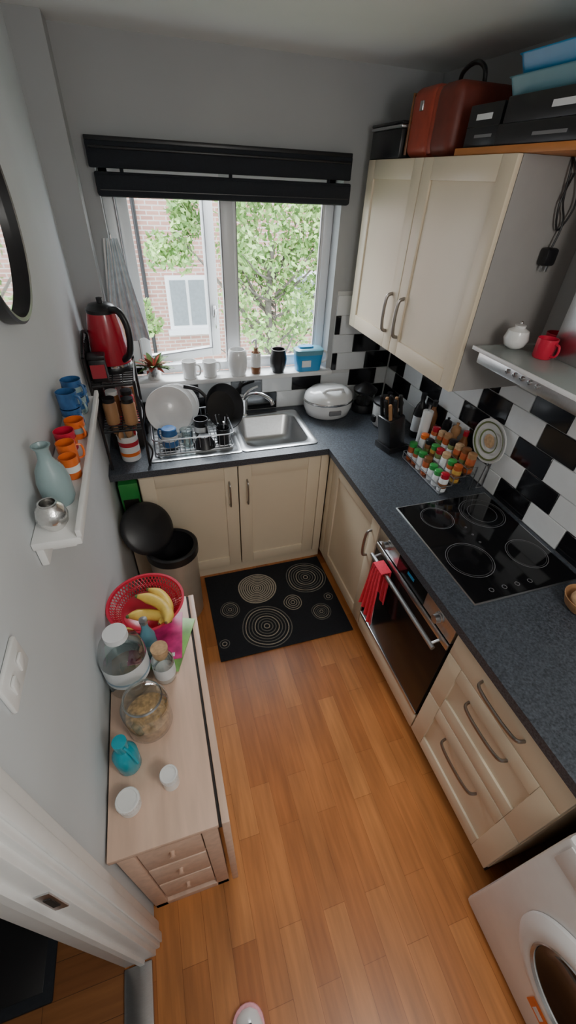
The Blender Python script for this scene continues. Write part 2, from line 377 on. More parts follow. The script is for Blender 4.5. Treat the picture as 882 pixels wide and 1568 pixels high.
# upper cabinet
b=B('wall_cabinet')
ux=1.456;uy0,uy1=-1.115,-.083;uz0,uz1=1.437,2.188
b.box((ux+.022,uy0,uz0),(W-.002,uy0+.018,uz1),'taupe_shade').box((ux+.022,uy0+.018,uz0),(W-.002,uy1,uz1-.001),'cream')
face(b,'X',ux+.021,-.581,uy1,uz0,uz1,fr=.07);face(b,'X',ux+.021,uy0,-.585,uz0,uz1,fr=.07)
handle(b,'X',ux,(-.525,1.52),(-.525,1.69));handle(b,'X',ux,(-.64,1.52),(-.64,1.69))
b.obj()
b=B('wall_shelf_board');b.box((1.47,-1.95,2.189),(W-.002,-.76,2.209),'oak',.002);b.box((1.6,-1.90,2.10),(W-.002,-1.88,2.189),'steel');b.obj()
# ---------- things on top
b=B('storage_box');b.box((1.462,-.358,2.189),(1.74,-.075,2.288),'black',.006);b.box((1.457,-.362,2.288),(1.745,-.070,2.300),'steel',.004);b.box((1.457,-.362,2.3),(1.745,-.070,2.312),'black',.006);b.obj()
b=B('suitcase')
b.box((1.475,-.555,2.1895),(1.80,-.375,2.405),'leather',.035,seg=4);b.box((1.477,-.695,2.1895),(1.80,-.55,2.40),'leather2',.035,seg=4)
b.box((1.482,-.58,2.195),(1.795,-.52,2.395),'leather',.02);
b.tube([(1.478,-.385,2.20),(1.478,-.385,2.385),(1.79,-.385,2.395)],.006,'brown',8)
for yy in(-.47,):b.box((1.468,yy-.012,2.33),(1.478,yy+.012,2.36),'steel',.003)
b.tube([(1.62,-.63,2.395),(1.61,-.625,2.44),(1.61,-.56,2.462),(1.61,-.49,2.44),(1.62,-.48,2.395)],.008,'black',8,6)
b.obj()
b=B('cardboard_box');b.box((1.49,-.945,2.2095),(1.76,-.775,2.32),'black',.003);b.box((1.4885,-.90,2.28),(1.49,-.82,2.295),'label').box((1.4885,-.92,2.235),(1.49,-.83,2.243),'ring');b.box((1.4885,-.944,2.262),(1.7,-.776,2.264),'dark');b.obj()
b=B('cardboard_box');b.box((1.48,-1.75,2.2095),(1.78,-.955,2.262),'black',.003);b.box((1.485,-1.70,2.262),(1.78,-.965,2.325),'black',.003);b.box((1.4835,-1.30,2.285),(1.485,-1.16,2.30),'label').box((1.4785,-1.25,2.228),(1.48,-1.12,2.236),'ring');b.obj()
b=B('plastic_tray');
for z,k,y0 in((2.3255,'tealgrey',-.93),(2.372,'bluep',-.95)):
    b.loft([rr(1.64,(y0-1.65)/2,.26,y0+1.65,.03,z),rr(1.64,(y0-1.65)/2,.29,y0+1.65+.02,.03,z+.042),rr(1.64,(y0-1.65)/2,.30,y0+1.65+.03,.03,z+.045),rr(1.64,(y0-1.65)/2,.27,y0+1.65,.03,z+.043),rr(1.64,(y0-1.65)/2,.25,y0+1.63,.03,z+.006)],k,True,True)
b.obj()
b=B('power_cable');b.tube([(1.66,-1.12,2.189),(1.655,-1.135,2.16),(1.67,-1.135,2.08),(1.70,-1.138,2.02),(1.69,-1.14,1.95)],.0035,'black',8,8)
b.tube([(1.66,-1.12,2.189),(1.70,-1.14,2.13),(1.72,-1.14,2.06),(1.69,-1.135,2.00),(1.66,-1.135,2.07),(1.68,-1.13,2.15)],.0035,'black',8,8)
b.box((1.665,-1.158,1.895),(1.715,-1.118,1.95),'black',.01);
for dx in(-.013,.013):b.box((1.69+dx-.003,-1.14,1.88),(1.69+dx+.003,-1.134,1.896),'steel')
b.box((1.687,-1.152,1.878),(1.693,-1.146,1.896),'steel');b.obj()
# hood
b=B('extractor_hood')
b.box((1.475,-1.79,1.585),(W-.012,-1.195,1.637),'steel',.006);b.box((1.53,-1.74,1.581),(1.79,-1.24,1.586),'dark')
b.box((1.450,-1.80,1.637),(W-.012,-1.185,1.645),'canopy',.002);b.box((1.447,-1.80,1.634),(1.455,-1.185,1.648),'upvc',.002)
b.box((1.655,-1.65,1.645),(W-.003,-1.335,2.18),'steel',.003)
for i in range(5):b.lathe([(.008,0),(.008,.005),(0,.006)],(1.475,-1.36-.035*i,1.612),'chrome',12,rot=(0,-PI/2,0))
b.obj()
def mug(name,loc,r,h,k,ang=0,band=None,flip=False):
    b=B(name);x,y,z=loc
    if flip:pr=[(0,h),(r*.8,h),(r*.9,h*.96),(r,0),(r*.93,0),(r*.85,h*.9),(0,h*.9)]
    else:pr=[(0,0),(r*.85,0),(r*.95,h*.06),(r,h),(r*.94,h),(r*.9,h*.1),(0,h*.09)]
    b.lathe(pr,loc,k,28,caps=False)
    if band:b.lathe([(r*1.005,h*.35),(r*1.01,h*.65)],loc,band,28,caps=False)
    c,s=math.cos(ang),math.sin(ang)
    b.tube([(x+c*q,y+s*q,z+h*t) for q,t in((r*.93,.82),(r*1.45,.78),(r*1.6,.5),(r*1.4,.25),(r*.9,.2))],r*.12,k,8,5)
    return b.obj()
b=B('ceramic_pot');b.lathe([(0,0),(.02,0),(.036,.012),(.044,.035),(.036,.062),(.018,.072),(.02,.08),(0,.081)],(1.585,-1.235,1.6455),'china',28,caps=False);b.ball((1.585,-1.235,1.732),.007,'silver',12)
b.obj()
mug('mug',(1.615,-1.345,1.6455),.034,.065,'red',-1.5)
mug('mug',(1.74,-1.27,1.6455),.042,.055,'red',3.4)
# ---------- hob
b=B('ceramic_hob')
hx0,hx1,hy0,hy1=1.292,1.795,-1.785,-1.19
b.box((hx0,hy0,.9102),(hx1,hy1,.914),'steel',.001);b.box((hx0+.006,hy0+.006,.911),(hx1-.006,hy1-.006,.9165),'bkglass',.002)
for cx,cy,r in((1.44,-1.31,.076),(1.67,-1.33,.105),(1.42,-1.58,.098),(1.68,-1.61,.085)):
    b.ring((cx,cy,.9166),r-.0018,r,'ring',64,.0003);b.ring((cx,cy,.9166),r*.9,r*.908,'ring',64,.0002)
b.ring((1.67,-1.33,.9166),.066,.0672,'ring',48,.0003)
for i in range(4):b.ring((1.40+.06*i,-1.74,.9166),.008,.010,'ring',20,.0003)
for i in range(3):b.ring((1.53,-1.40-.05*i,.9166),.003,.005,'ring',12,.0003)
b.obj()
# ---------- sink
b=B('kitchen_sink')
cx,cy=.925,-.30
b.loft([rr(cx,cy,.45,.46,.03,.9102),rr(cx,cy,.45,.46,.03,.915),rr(cx,cy,.435,.445,.03,.917),rr(cx,cy,.38,.385,.06,.915),rr(cx,cy,.365,.37,.06,.905),rr(cx,cy,.345,.35,.06,.78),rr(cx,cy,.28,.28,.05,.755),rr(cx,cy,.06,.06,.028,.75)],'steel',False,True)
b.lathe([(.036,0),(.036,.004),(.028,.005),(.024,.002),(0,.001)],(cx,cy,.751),'chrome',24)
b.loft([rr(.452,cy,.495,.46,.02,.9102),rr(.452,cy,.495,.46,.02,.915),rr(.452,cy,.48,.445,.02,.917),rr(.452,cy,.45,.41,.02,.914),rr(.452,cy,.44,.40,.02,.912)],'steel',False,True)
for i in range(11):b.box((.26,-.47+i*.034,.912),(.66,-.462+i*.034,.9165),'steel',.002)
b.obj(60)
b=B('kitchen_tap')
tx,ty=.80,-.085
b.lathe([(0,0),(.028,0),(.028,.008),(.02,.015),(.02,.09),(.022,.11),(.012,.118),(0,.119)],(tx,ty,.9155),'chrome',24,caps=False)
b.tube([(tx,ty,1.0),(tx+.03,ty-.03,1.06),(tx+.09,ty-.08,1.08),(tx+.14,ty-.12,1.06),(tx+.155,ty-.13,1.03)],.012,'chrome',12,6)
b.tube([(tx,ty,1.03),(tx+.04,ty+.02,1.065),(tx+.10,ty+.03,1.085)],[.010,.007],'chrome',10,4)
b.obj()
# ---------- dish rack with dishes
b=B('dish_rack')
rx0,rx1,ry0,ry1=.235,.665,-.485,-.125
for z,o in((.925,.01),(1.01,0)):
    L=rr((rx0+rx1)/2,(ry0+ry1)/2,rx1-rx0-o,ry1-ry0-o,.03,z,4);b.tube(L,.004,'wire',8,closed=True)
for i in range(15):
    x=rx0+.03+i*(rx1-rx0-.06)/14
    b.tube([(x,ry0+.003,1.01),(x,ry0+.005,.925),(x,ry1-.005,.925),(x,ry1-.003,1.01)],.002,'wire',6)
for i in range(8):
    y=ry0+.03+i*(ry1-ry0-.06)/7
    b.tube([(rx0+.003,y,1.01),(rx0+.005,y,.925),(rx1-.005,y,.925),(rx1-.003,y,1.01)],.002,'wire',6)
for x in(rx0+.02,rx1-.02):
    for y in(ry0+.02,ry1-.02):b.lathe([(.006,0),(.006,.01)],(x,y,.9168),'black',10)
b.obj()
def plate(b,loc,r,rot,k='china'):
    b.lathe([(0,0),(r*.6,0),(r*.68,.006),(r,.016),(r*.99,.020),(r*.68,.011),(r*.6,.005),(0,.004)],loc,k,44,rot=rot,caps=False)
b=B('dinner_plate');plate(b,(.345,-.235,1.06),.13,(math.radians(62),0,math.radians(8)));b.obj()
b=B('dinner_plate');plate(b,(.375,-.195,1.055),.13,(math.radians(64),0,math.radians(5)));b.obj()
b=B('dinner_plate');plate(b,(.40,-.155,1.05),.12,(math.radians(66),0,math.radians(4)));b.obj()
mug('mug',(.325,-.385,.93),.044,.10,'blue',2.5,'china',flip=True)
mug('mug',(.505,-.33,.93),.040,.11,'black',-1.2,'label')
b=B('drinking_glass');b.lathe([(.03,0),(.036,.09),(.034,.09),(.028,.006),(0,.006)],(.415,-.40,.93),'glass',24,caps=False);b.lathe([(0,0),(.03,0),(.03,.01),(0,.01)],(.415,-.40,.93),'glass',24);b.obj()
b=B('cereal_bowl');b.lathe([(0,.06),(.03,.06),(.034,.055),(.062,.0),(.059,0),(.03,.05),(0,.054)],(.505,-.435,.93),'black',28,caps=False);b.obj()
b=B('frying_pan')
b.lathe([(0,0),(.095,0),(.105,.01),(.13,.05),(.126,.05),(.101,.014),(.093,.006),(0,.006)],(.635,-.235,1.05),'black',44,rot=(math.radians(62),math.radians(18),math.radians(20)),caps=False)
b.tube([(.55,-.27,1.14),(.51,-.26,1.18),(.44,-.24,1.195)],[.010,.012],'black',10,5)
b.obj()
b=B('cutlery_caddy');b.lathe([(0,0),(.035,0),(.038,.09),(.036,.09),(.033,.005),(0,.005)],(.612,-.425,.93),'black',20,caps=False)
for i in range(7):
    a=i*.95;b.tube([(.612+.01*math.cos(a),-.425+.01*math.sin(a),.94),(.612+.035*math.cos(a),-.425+.035*math.sin(a),1.06+.012*(i%4))],.004,'chrome' if i%2 else 'black',6)
b.obj()
# ---------- tall black rack at left
b=B('kitchen_rack')
X0,X1,Y0,Y1=.02,.205,-.545,-.20
for x in(X0,X1):
    for y in(Y0,Y1):b.tube([(x,y,.911),(x,y,1.47 if x==X0 else 1.36)],.007,'black',8)
for z in(1.12,1.345):
    b.tube([(X0,Y0,z),(X1,Y0,z),(X1,Y1,z),(X0,Y1,z)],.006,'black',8,closed=True)
    for i in range(13):
        y=Y0+i*(Y1-Y0)/12;b.tube([(X0,y,z),(X1,y,z)],.0035,'black',6)
    for i in range(3):
        x=X0+.045*(i+1);b.tube([(x,Y0,z+.001),(x,Y1,z+.001)],.0025,'black',6)
b.tube([(X0,Y0,1.47),(X0,(Y0+Y1)/2,1.53),(X0,Y1,1.47)],.007,'black',8,8)
for i in range(12):
    y=Y0+.02+i*(Y1-Y0-.04)/11;b.tube([(X0,y,1.12),(X0,y,1.49)],.0035,'black',6)
b.tube([(X1,Y0,1.30),(X1+.02,Y0-.01,1.22),(X1,Y0,1.13)],.005,'black',8,6)
b.tube([(X1,Y0,1.06),(X1+.025,Y0-.01,1.0),(X1+.005,Y0,.93)],.005,'black',8,6)
b.obj()
b=B('electric_kettle');kx,ky,kz=.118,-.335,1.3525;q=1.18
def kl(pr,k):b.lathe([(r*q*.95,z*q) for r,z in pr],(kx,ky,kz),k,36,caps=False)
kl([(0,0),(.078,0),(.08,.012),(.076,.02)],'black');kl([(.077,.02),(.078,.08),(.07,.16),(.058,.215)],'redk')
kl([(.0585,.21),(.059,.225),(.045,.24),(.012,.246),(.012,.262),(0,.264)],'black');kl([(.079,.02),(.0795,.03)],'chrome')
b.loft([[(kx+.03,ky+.06,kz+.24),(kx-.01,ky+.06,kz+.24),(kx+.01,ky+.055,kz+.18)],[(kx+.02,ky+.11,kz+.262),(kx,ky+.11,kz+.262),(kx+.01,ky+.10,kz+.24)]],'redk',True,True)
b.tube([(kx+.035,ky-.035,kz+.265),(kx+.075,ky-.075,kz+.265),(kx+.10,ky-.09,kz+.20),(kx+.09,ky-.085,kz+.095),(kx+.05,ky-.055,kz+.05)],.015,'black',10,6)
b.obj()
b=B('tea_caddy')
b.box((.03,-.515,1.3525),(.10,-.455,1.45),'black',.006);b.box((.028,-.517,1.45),(.102,-.453,1.468),'black',.004);b.box((.035,-.5165,1.37),(.095,-.515,1.43),'redk');b.obj()
b=B('utensil_crock')
cc=(.115,-.445,.911)
b.lathe([(0,0),(.048,0),(.05,.01),(.05,.135),(.052,.14),(.046,.14),(.045,.01),(0,.01)],cc,'china',32,caps=False)
b.lathe([(.0505,.085),(.0508,.11)],cc,'redk',32,caps=False);b.lathe([(.0505,.03),(.0508,.05)],cc,'orange',32,caps=False)
for i,(dx,dy,h) in enumerate(((-.03,.0,.20),(0,.02,.21),(.025,-.01,.19),(.01,-.03,.20),(-.015,-.02,.18),(.03,.02,.2))):
    p0=Vector((cc[0]+dx*.5,cc[1]+dy*.5,.93));p1=Vector((cc[0]+dx*1.6,cc[1]+dy*1.6,.88+h))
    b.tube([p0,p1],.005,'wood',8);b.ball(p1,(.018,.006,.025),'wood' if i!=2 else 'redk',12,rot=(0,0,i))
b.obj()
b=B('food_jar');
for x,y,k in((.07,-.29,'redk'),(.155,-.27,'brown'),(.07,-.46,'wood'),(.15,-.38,'redk'),(.155,-.48,'wood'),(.08,-.375,'brown')):
    b.lathe([(0,0),(.03,0),(.032,.01),(.032,.10),(.026,.11),(.026,.115)],(x,y,1.1255),k,20);b.lathe([(.028,.11),(.028,.13),(0,.131)],(x,y,1.1255),'china' if k=='brown' else 'black',20)
b.obj()
b=B('storage_tin')
b.box((.03,-.35,.911),(.19,-.22,1.06),'dark',.01);b.box((.028,-.352,1.055),(.192,-.218,1.072),'redk',.006);b.obj()
b=B('hanging_tea_towel');cloth(b,(.205,-.035,1.85),(1,.0,0),.46,.05,.20,(0,-1,0),'towel',3,.014,sag=.05,k2='china',per=4)
cloth(b,(.185,-.03,1.85),(1,.0,0),.36,.04,.13,(0,-1,0),'china',2,.010,sag=.03)
b.tube([(.20,-.001,1.87),(.20,-.035,1.865),(.20,-.045,1.845)],.004,'chrome',8,4);b.obj()
b=B('washing_powder_box');b.box((.02,-.53,.50),(.12,-.20,.80),'green',.004);b.box((.03,-.532,.60),(.11,-.530,.70),'dark');b.box((.015,-.555,.0),(.125,-.18,.499),'cream',.003);b.obj()
# ---------- right counter items
b=B('rice_cooker');c=(1.34,-.165,.911)
b.lathe([(0,0),(.12,0),(.14,.012),(.158,.06),(.160,.10)],c,'china',44,scale=(1,.82,1),caps=False)
b.lathe([(.161,.10),(.164,.107),(.161,.115)],c,'silver',44,scale=(1,.82,1),caps=False)
b.lathe([(.160,.115),(.152,.145),(.12,.17),(.07,.181),(0,.184)],c,'china',44,scale=(1,.82,1),caps=False)
b.tube([(1.27,-.225,1.07),(1.29,-.245,1.103),(1.34,-.26,1.112),(1.39,-.245,1.103),(1.41,-.225,1.07)],.010,'white',10,5)
b.box((1.30,-.303,.955),(1.38,-.285,.985),'ring',.005);b.obj()
b=B('food_chopper');c=(1.60,-.16,.911)
b.lathe([(0,0),(.075,0),(.078,.03),(.065,.05)],c,'black',32,caps=False);b.lathe([(.066,.05),(.075,.13),(.07,.14)],c,'glass',32,caps=False)
b.lathe([(.076,.13),(.078,.145),(.05,.165),(.03,.18),(0,.182)],c,'black',32,caps=False);b.lathe([(.05,.05),(.055,.08),(0,.09)],c,'dark',24,caps=False);b.obj()
b=B('slow_cooker');c=(1.65,-.38,.911)
b.lathe([(0,0),(.075,0),(.084,.015),(.088,.12),(.091,.14)],c,'china',36,caps=False);b.lathe([(.092,.14),(.093,.152),(.086,.156)],c,'black',36,caps=False)
b.lathe([(.086,.154),(.06,.170),(.015,.178),(.012,.19),(.018,.205),(0,.207)],c,'black',36,caps=False)
b.box((1.55,-.41,.94),(1.57,-.37,.98),'black',.006);b.obj()
b=B('knife_block')
rt=(0,math.radians(-14),math.radians(12))
b.box((1.49,-.72,.93),(1.60,-.61,1.13),'black',.012,rot=rt,piv=(1.545,-.665,.93));b.box((1.475,-.73,.911),(1.62,-.60,.945),'black',.004,rot=(0,0,math.radians(12)))
RM=Euler(rt).to_matrix()
for i in range(3):
    for j in range(3):
        if i==2 and j==2:continue
        p=Vector((-.035+.035*i,-.035+.035*j,.19));q=p+Vector((0,0,.095+.014*((i+j)%3)))
        P=Vector((1.545,-.665,.93))
        b.tube([P+RM@p,P+RM@q],.0105,'black' if (i+j)%3 else 'wood',8,flat=.7);b.ball(P+RM@q,.0105,'black' if (i+j)%3 else 'wood',8)
b.obj()
b=B('kitchen_roll');b.lathe([(.028,0),(.028,.23),(.012,.23),(.012,.232),(0,.232)],(1.685,-.735,.925),'china',28);b.lathe([(.036,0),(.036,.013)],(1.685,-.735,.911),'wire',28);b.tube([(1.685,-.735,1.15),(1.685,-.735,1.19)],.006,'wire');b.obj()
def bottle(name,loc,r,h,k,lid='black',neck=.4,lab=None):
    b=B(name)
    b.lathe([(0,0),(r*.92,0),(r,.008),(r,h*.62),(r*.85,h*.72),(r*neck,h*.82),(r*neck,h*.9)],loc,k,28,caps=False)
    b.lathe([(r*neck*1.15,h*.88),(r*neck*1.2,h),(0,h)],loc,lid,24,caps=False)
    if lab:b.lathe([(r*1.01,h*.15),(r*1.015,h*.5)],loc,lab,28,caps=False)
    return b.obj()
bottle('oil_bottle',(1.755,-.57,.911),.032,.27,'black','black',.4,'label')
bottle('oil_bottle',(1.78,-.655,.911),.030,.26,'brown','black')
b=B('pepper_mill');b.lathe([(0,0),(.028,0),(.03,.02),(.02,.06),(.024,.12),(.017,.14),(.026,.17),(.022,.2),(.006,.21),(.008,.22),(0,.225)],(1.785,-.79,.911),'black',28,caps=False);b.obj()
b=B('pepper_mill');b.lathe([(0,0),(.028,0),(.03,.02),(.018,.06),(.024,.12),(.015,.15),(.028,.18),(.022,.205),(.006,.215),(.009,.228),(0,.232)],(1.785,-.87,.911),'wood',28,caps=False);b.obj()
bottle('sauce_bottle',(1.787,-.945,.911),.026,.22,'brown','redk',.45,'label')
b=B('decorative_plate');plate(b,(1.817,-1.09,1.15),.11,(0,-PI/2,0),'china');
for r in(.052,.088):b.lathe([(r,.0145 if r<.06 else .016),(r+.008,.017 if r<.06 else .019)],(1.813,-1.09,1.15),'spice3',40,rot=(0,-PI/2,0),caps=False)
b.lathe([(0,.008),(.034,.009)],(1.811,-1.09,1.15),'cork',24,rot=(0,-PI/2,0))
for y in(-1.14,-1.04):b.tube([(1.775,y,.9115),(1.785,y,.98),(1.79,y,1.045),(1.80,y,1.055),(1.815,y,1.05)],.003,'wire',8,4);b.tube([(1.775,y,.9115),(1.815,y,.9115),(1.815,y,1.2)],.003,'wire')
b.obj()
b=B('spice_rack')
for t in range(3):
    x=1.555+t*.062;z=.915+t*.045
    b.tube([(x,-1.145,z),(x,-.785,z)],.003,'wire');b.tube([(x,-1.145,z+.035),(x,-.785,z+.035)],.003,'wire')
    b.box((x,-1.145,z),(x+.055,-.785,z+.003),'wire')
for y in(-1.145,-.785):
    b.tube([(1.555,y,.912),(1.555,y,.955),(1.617,y,.955),(1.617,y,1.0),(1.679,y,1.0),(1.679,y,1.045),(1.735,y,1.045),(1.735,y,.912)],.003,'wire')
lids=[['redk','green','green','brown','green','green','green'],['spice1','green','cork','redk','green','black','orange'],['wood','brown','cork','black','wood','cork','redk']]
bod=['label','spice1','spice3','brown','spice2','spice1','label']
for t in range(3):
    for i in range(7):
        x=1.583+t*.062+random.uniform(-.003,.003);y=-1.12+i*.051;z=.919+t*.045
        kb=random.choice(bod);kk=lids[t][i];hh=random.uniform(-.006,.012)
        b.lathe([(0,0),(.021,0),(.0225,.006),(.0225,.062+hh),(.019,.068+hh)],(x,y,z),kb,18,caps=False)
        b.lathe([(.0228,.02),(.0229,.045)],(x,y,z),random.choice(['label','spice3','label','brown']),18,caps=False)
        b.lathe([(.021,.066+hh),(.0215,.088+hh),(.018,.091+hh),(0,.0915+hh)],(x,y,z),kk,18,caps=False)
b.obj()
b=B('wooden_bowl');b.lathe([(0,0),(.035,0),(.055,.02),(.07,.06),(.066,.06),(.05,.022),(0,.008)],(1.66,-1.90,.911),'wood',32,caps=False);b.ball((1.65,-1.90,.965),.04,'cork',16);b.obj()
# ---------- sill
def plant():
    b=B('potted_plant');c=(.295,.02,1.1505)
    b.lathe([(0,0),(.038,0),(.05,.075),(.054,.08),(.047,.08),(.04,.06),(0,.06)],c,'silver',28,caps=False);b.lathe([(0,.06),(.046,.062)],c,'dark',20,caps=False)
    for i in range(46):
        a=random.random()*6.28;l=.08+random.random()*.08;e=random.uniform(.35,1.3)
        d=Vector((math.cos(a)*math.cos(e),math.sin(a)*math.cos(e)*.5,math.sin(e)));s=Vector((-math.sin(a),math.cos(a),0))
        p=Vector(c)+Vector((0,-.005,.06));rows=[]
        for j in range(6):
            t=j/5;w=.016*math.sin(PI*min(1,.12+t*.88))+.001
            q=p+d*(l*t)+Vector((0,0,-.05*t*t));rows.append([q-s*w,q+Vector((0,0,-.003)),q+s*w])
        b.loft(rows,random.choice(['pleaf','pleafr','pleaf']),closed=False)
    b.obj()
plant()
mug('white_mug',(.50,.0,1.1505),.043,.10,'china',-.5);mug('white_mug',(.62,.005,1.1505),.043,.09,'china',.3)
b=B('ceramic_jar');b.lathe([(0,0),(.045,0),(.055,.03),(.060,.09),(.055,.14),(.048,.15),(.042,.15),(.045,.02),(0,.02)],(.79,.0,1.1505),'china',32,caps=False);b.obj()
b=B('soap_dispenser');b.lathe([(0,0),(.028,0),(.03,.01),(.03,.11),(.012,.13),(.012,.15)],(.905,.005,1.1505),'brown',24,caps=False);b.lathe([(.0305,.04),(.0308,.12),(.028,.124)],(.905,.005,1.1505),'china',24,caps=False);b.tube([(.905,.005,1.29),(.905,.005,1.345),(.89,-.01,1.35),(.875,-.022,1.34)],.006,'china',8,4);b.obj()
b=B('black_vase');b.lathe([(0,0),(.035,0),(.049,.04),(.052,.085),(.044,.13),(.047,.14),(.038,.14),(.03,.02),(0,.02)],(1.045,-.005,1.1505),'black',32,caps=False);b.obj()
b=B('water_filter_jug')
b.loft([rr(1.245,.005,.16,.085,.03,1.1505),rr(1.245,.005,.18,.095,.03,1.25)],'bluep',True,False);b.loft([rr(1.245,.005,.182,.097,.03,1.25),rr(1.245,.005,.186,.099,.03,1.278),rr(1.245,.005,.16,.075,.03,1.288)],'tealgrey',False,True)
b.loft([rr(1.225,.005,.10,.06,.02,1.287),rr(1.225,.005,.09,.05,.02,1.298)],'bluep',False,True);b.box((1.19,-.0445,1.18),(1.25,-.040,1.22),'label',.001)
b.tube([(1.33,.005,1.265),(1.365,.005,1.25),(1.365,.005,1.20),(1.32,.005,1.19)],.008,'china',8,4);b.obj()
# ---------- left wall
b=B('wall_shelf');b.box((.001,-1.73,1.455),(.10,-.96,1.475),'white',.003);b.box((.092,-1.73,1.475),(.104,-.96,1.495),'white',.003);b.box((.001,-1.72,1.40),(.018,-.97,1.455),'white',.004)
for y in(-1.66,-1.03):b.box((.001,y-.01,1.40),(.07,y+.01,1.456),'white',.003)
b.obj()
ZS=1.4755
b=B('silver_tealight_holder');b.lathe([(0,0),(.018,0),(.029,.015),(.033,.033),(.028,.052),(.018,.062),(.02,.067),(.016,.067),(.024,.03),(0,.01)],(.047,-1.68,ZS),'silver',28,caps=False);b.obj()
b=B('ceramic_vase');b.lathe([(r*.84,z*.76) for r,z in[(0,0),(.034,0),(.042,.02),(.043,.08),(.036,.12),(.018,.155),(.016,.185),(.024,.20),(.020,.2),(.012,.18),(.012,.15),(0,.1)]],(.047,-1.585,ZS),'vase',32,caps=False);b.obj()
mug('orange_cup',(.066,-1.48,ZS),.022,.06,'orange',2.5,'china');mug('orange_cup',(.055,-1.415,ZS),.024,.065,'orange',.2)
mug('patterned_mug',(.042,-1.335,ZS),.027,.06,'red',-.9,'orange');mug('patterned_mug',(.06,-1.26,ZS),.027,.055,'orange',-.9,'vase');mug('blue_mug',(.045,-1.18,ZS),.029,.058,'blue',-.8,'china');mug('blue_mug',(.045,-1.18,ZS+.0585),.029,.05,'blue',-.6)
mug('blue_mug',(.05,-1.09,ZS),.030,.055,'vase',-.9,'blue');mug('blue_mug',(.05,-1.015,ZS),.028,.055,'blue',-.9,'vase');mug('blue_mug',(.05,-1.09,ZS+.0555),.030,.055,'blue',-.7,'vase')
b=B('round_mirror');c=(.002,-1.275,2.02);k_=.218/.262
b.lathe([(r*k_,z) for r,z in[(.255,0),(.262,.004),(.262,.030),(.255,.034),(.245,.032),(.243,.012)]],c,'black',72,rot=(0,PI/2,0),caps=False);b.lathe([(0,.012),(.243*k_,.012)],c,'mirror',72,rot=(0,PI/2,0),caps=False);b.lathe([(0,0),(.255*k_,0)],c,'black',72,rot=(0,PI/2,0),caps=False);b.obj()
b=B('light_switch');b.box((.0005,-2.06,1.395),(.010,-1.955,1.468),'white',.004)
for y in(-2.03,-1.985):b.box((.009,y-.010,1.415),(.015,y+.010,1.447),'white',.003,rot=(0,math.radians(5),0))
b.obj()
# ---------- table
b=B('drop_leaf_table');TZ=.76;ty0,ty1=-2.135,-1.335
b.box((.006,ty0,TZ-.022),(.285,ty1,TZ),'birch',.003)
b.box((.285,ty0+.002,TZ-.03),(.293,ty1-.002,TZ-.006),'dark')
b.box((.293,ty0,.09),(.315,ty1,TZ),'birch',.003)
b.box((.03,ty0+.02,.10),(.05,ty1-.02,TZ-.023),'birch',.002);
for y in(ty0+.015,ty1-.055):
    for x in(.012,.235):b.box((x,y,0),(x+.045,y+.04,TZ-.023),'birch',.003)
    b.box((.012,y,0.0),(.28,y+.04,.045),'birch',.003)
for z in(.70,.50,.30,.10):b.box((.06,ty0+.022,z-.012),(.235,ty1-.06,z),'birch',.002)
for i,z in enumerate((.51,.31,.11)):
    b.box((.062,ty0+.016,z-.008),(.232,ty0+.032,z+.178),'birch',.004)
    b.lathe([(.007,0),(.006,.008),(.009,.014),(0,.016)],(.147,ty0+.016,z+.10),'birch',16,rot=(PI/2,0,0))
b.box((.012,ty0+.01,.70),(.28,ty0+.03,TZ-.022),'birch',.002)
b.box((.255,ty0+.2,.05),(.285,ty0+.24,TZ-.03),'birch',.002)
b.obj()
TZ+=.0005
b=B('magazine');
b.box((.11,-1.64,TZ),(.285,-1.42,TZ+.004),'maggreen',.001,rot=(0,0,math.radians(-22)),piv=(.19,-1.5,TZ));b.box((.07,-1.61,TZ+.004),(.255,-1.41,TZ+.008),'pink',.001,rot=(0,0,math.radians(-6)),piv=(.17,-1.5,TZ));b.box((.13,-1.60,TZ+.008),(.23,-1.585,TZ+.0085),'label',rot=(0,0,math.radians(-6)),piv=(.17,-1.5,TZ));b.obj()
b=B('fruit_bowl');c=(.142,-1.405,TZ+.009)
b.lathe([(0,0),(.06,0),(.065,.006),(.098,.035)],c,'red',48,caps=False);b.lathe([(.130,.080),(.135,.085),(.140,.088),(.131,.088),(.128,.08)],c,'red',48,caps=False);b.lathe([(0,.004),(.06,.006),(.09,.03)],c,'red',48,caps=False)
for i in range(60):
    for sg in(-1,1):
        a0=2*PI*i/60;pp=[]
        for j in range(5):
            t=j/4;a=a0+sg*t*.25;r=.098+.034*t;pp.append((c[0]+r*math.cos(a),c[1]+r*math.sin(a),c[2]+.035+.048*t))
        b.tube(pp,.0020,'red',5)
b.lathe([(.112,.052),(.116,.055),(.114,.058)],c,'red',48,caps=False)
b.obj()
b=B('banana')
def ban(p,rz,tilt=0,L=.2):
    R=Matrix.Rotation(rz,3,'Z')@Matrix.Rotation(tilt,3,'X')
    pts=[];rs=[]
    for i in range(17):
        t=i/16;a=(t-.5)*2.1;pts.append(Vector(p)+R@Vector((math.sin(a)*L*.5,(1-math.cos(a))*L*.5,0)));rs.append(.021*max(.22,min(1,math.sin(PI*(.06+.88*t))*1.5)))
    b.tube(pts,rs,'yellow',8)
    b.ball(pts[0],.006,'brown',8);b.ball(pts[-1],.007,'pleaf',8)
ban((.215,-1.42,TZ+.075),1.75,.25);ban((.20,-1.445,TZ+.10),2.15,.45);ban((.165,-1.46,TZ+.075),2.75,.6,.18)
b.obj(80)
b=B('glass_demijohn');c=(.074,-1.655,TZ)
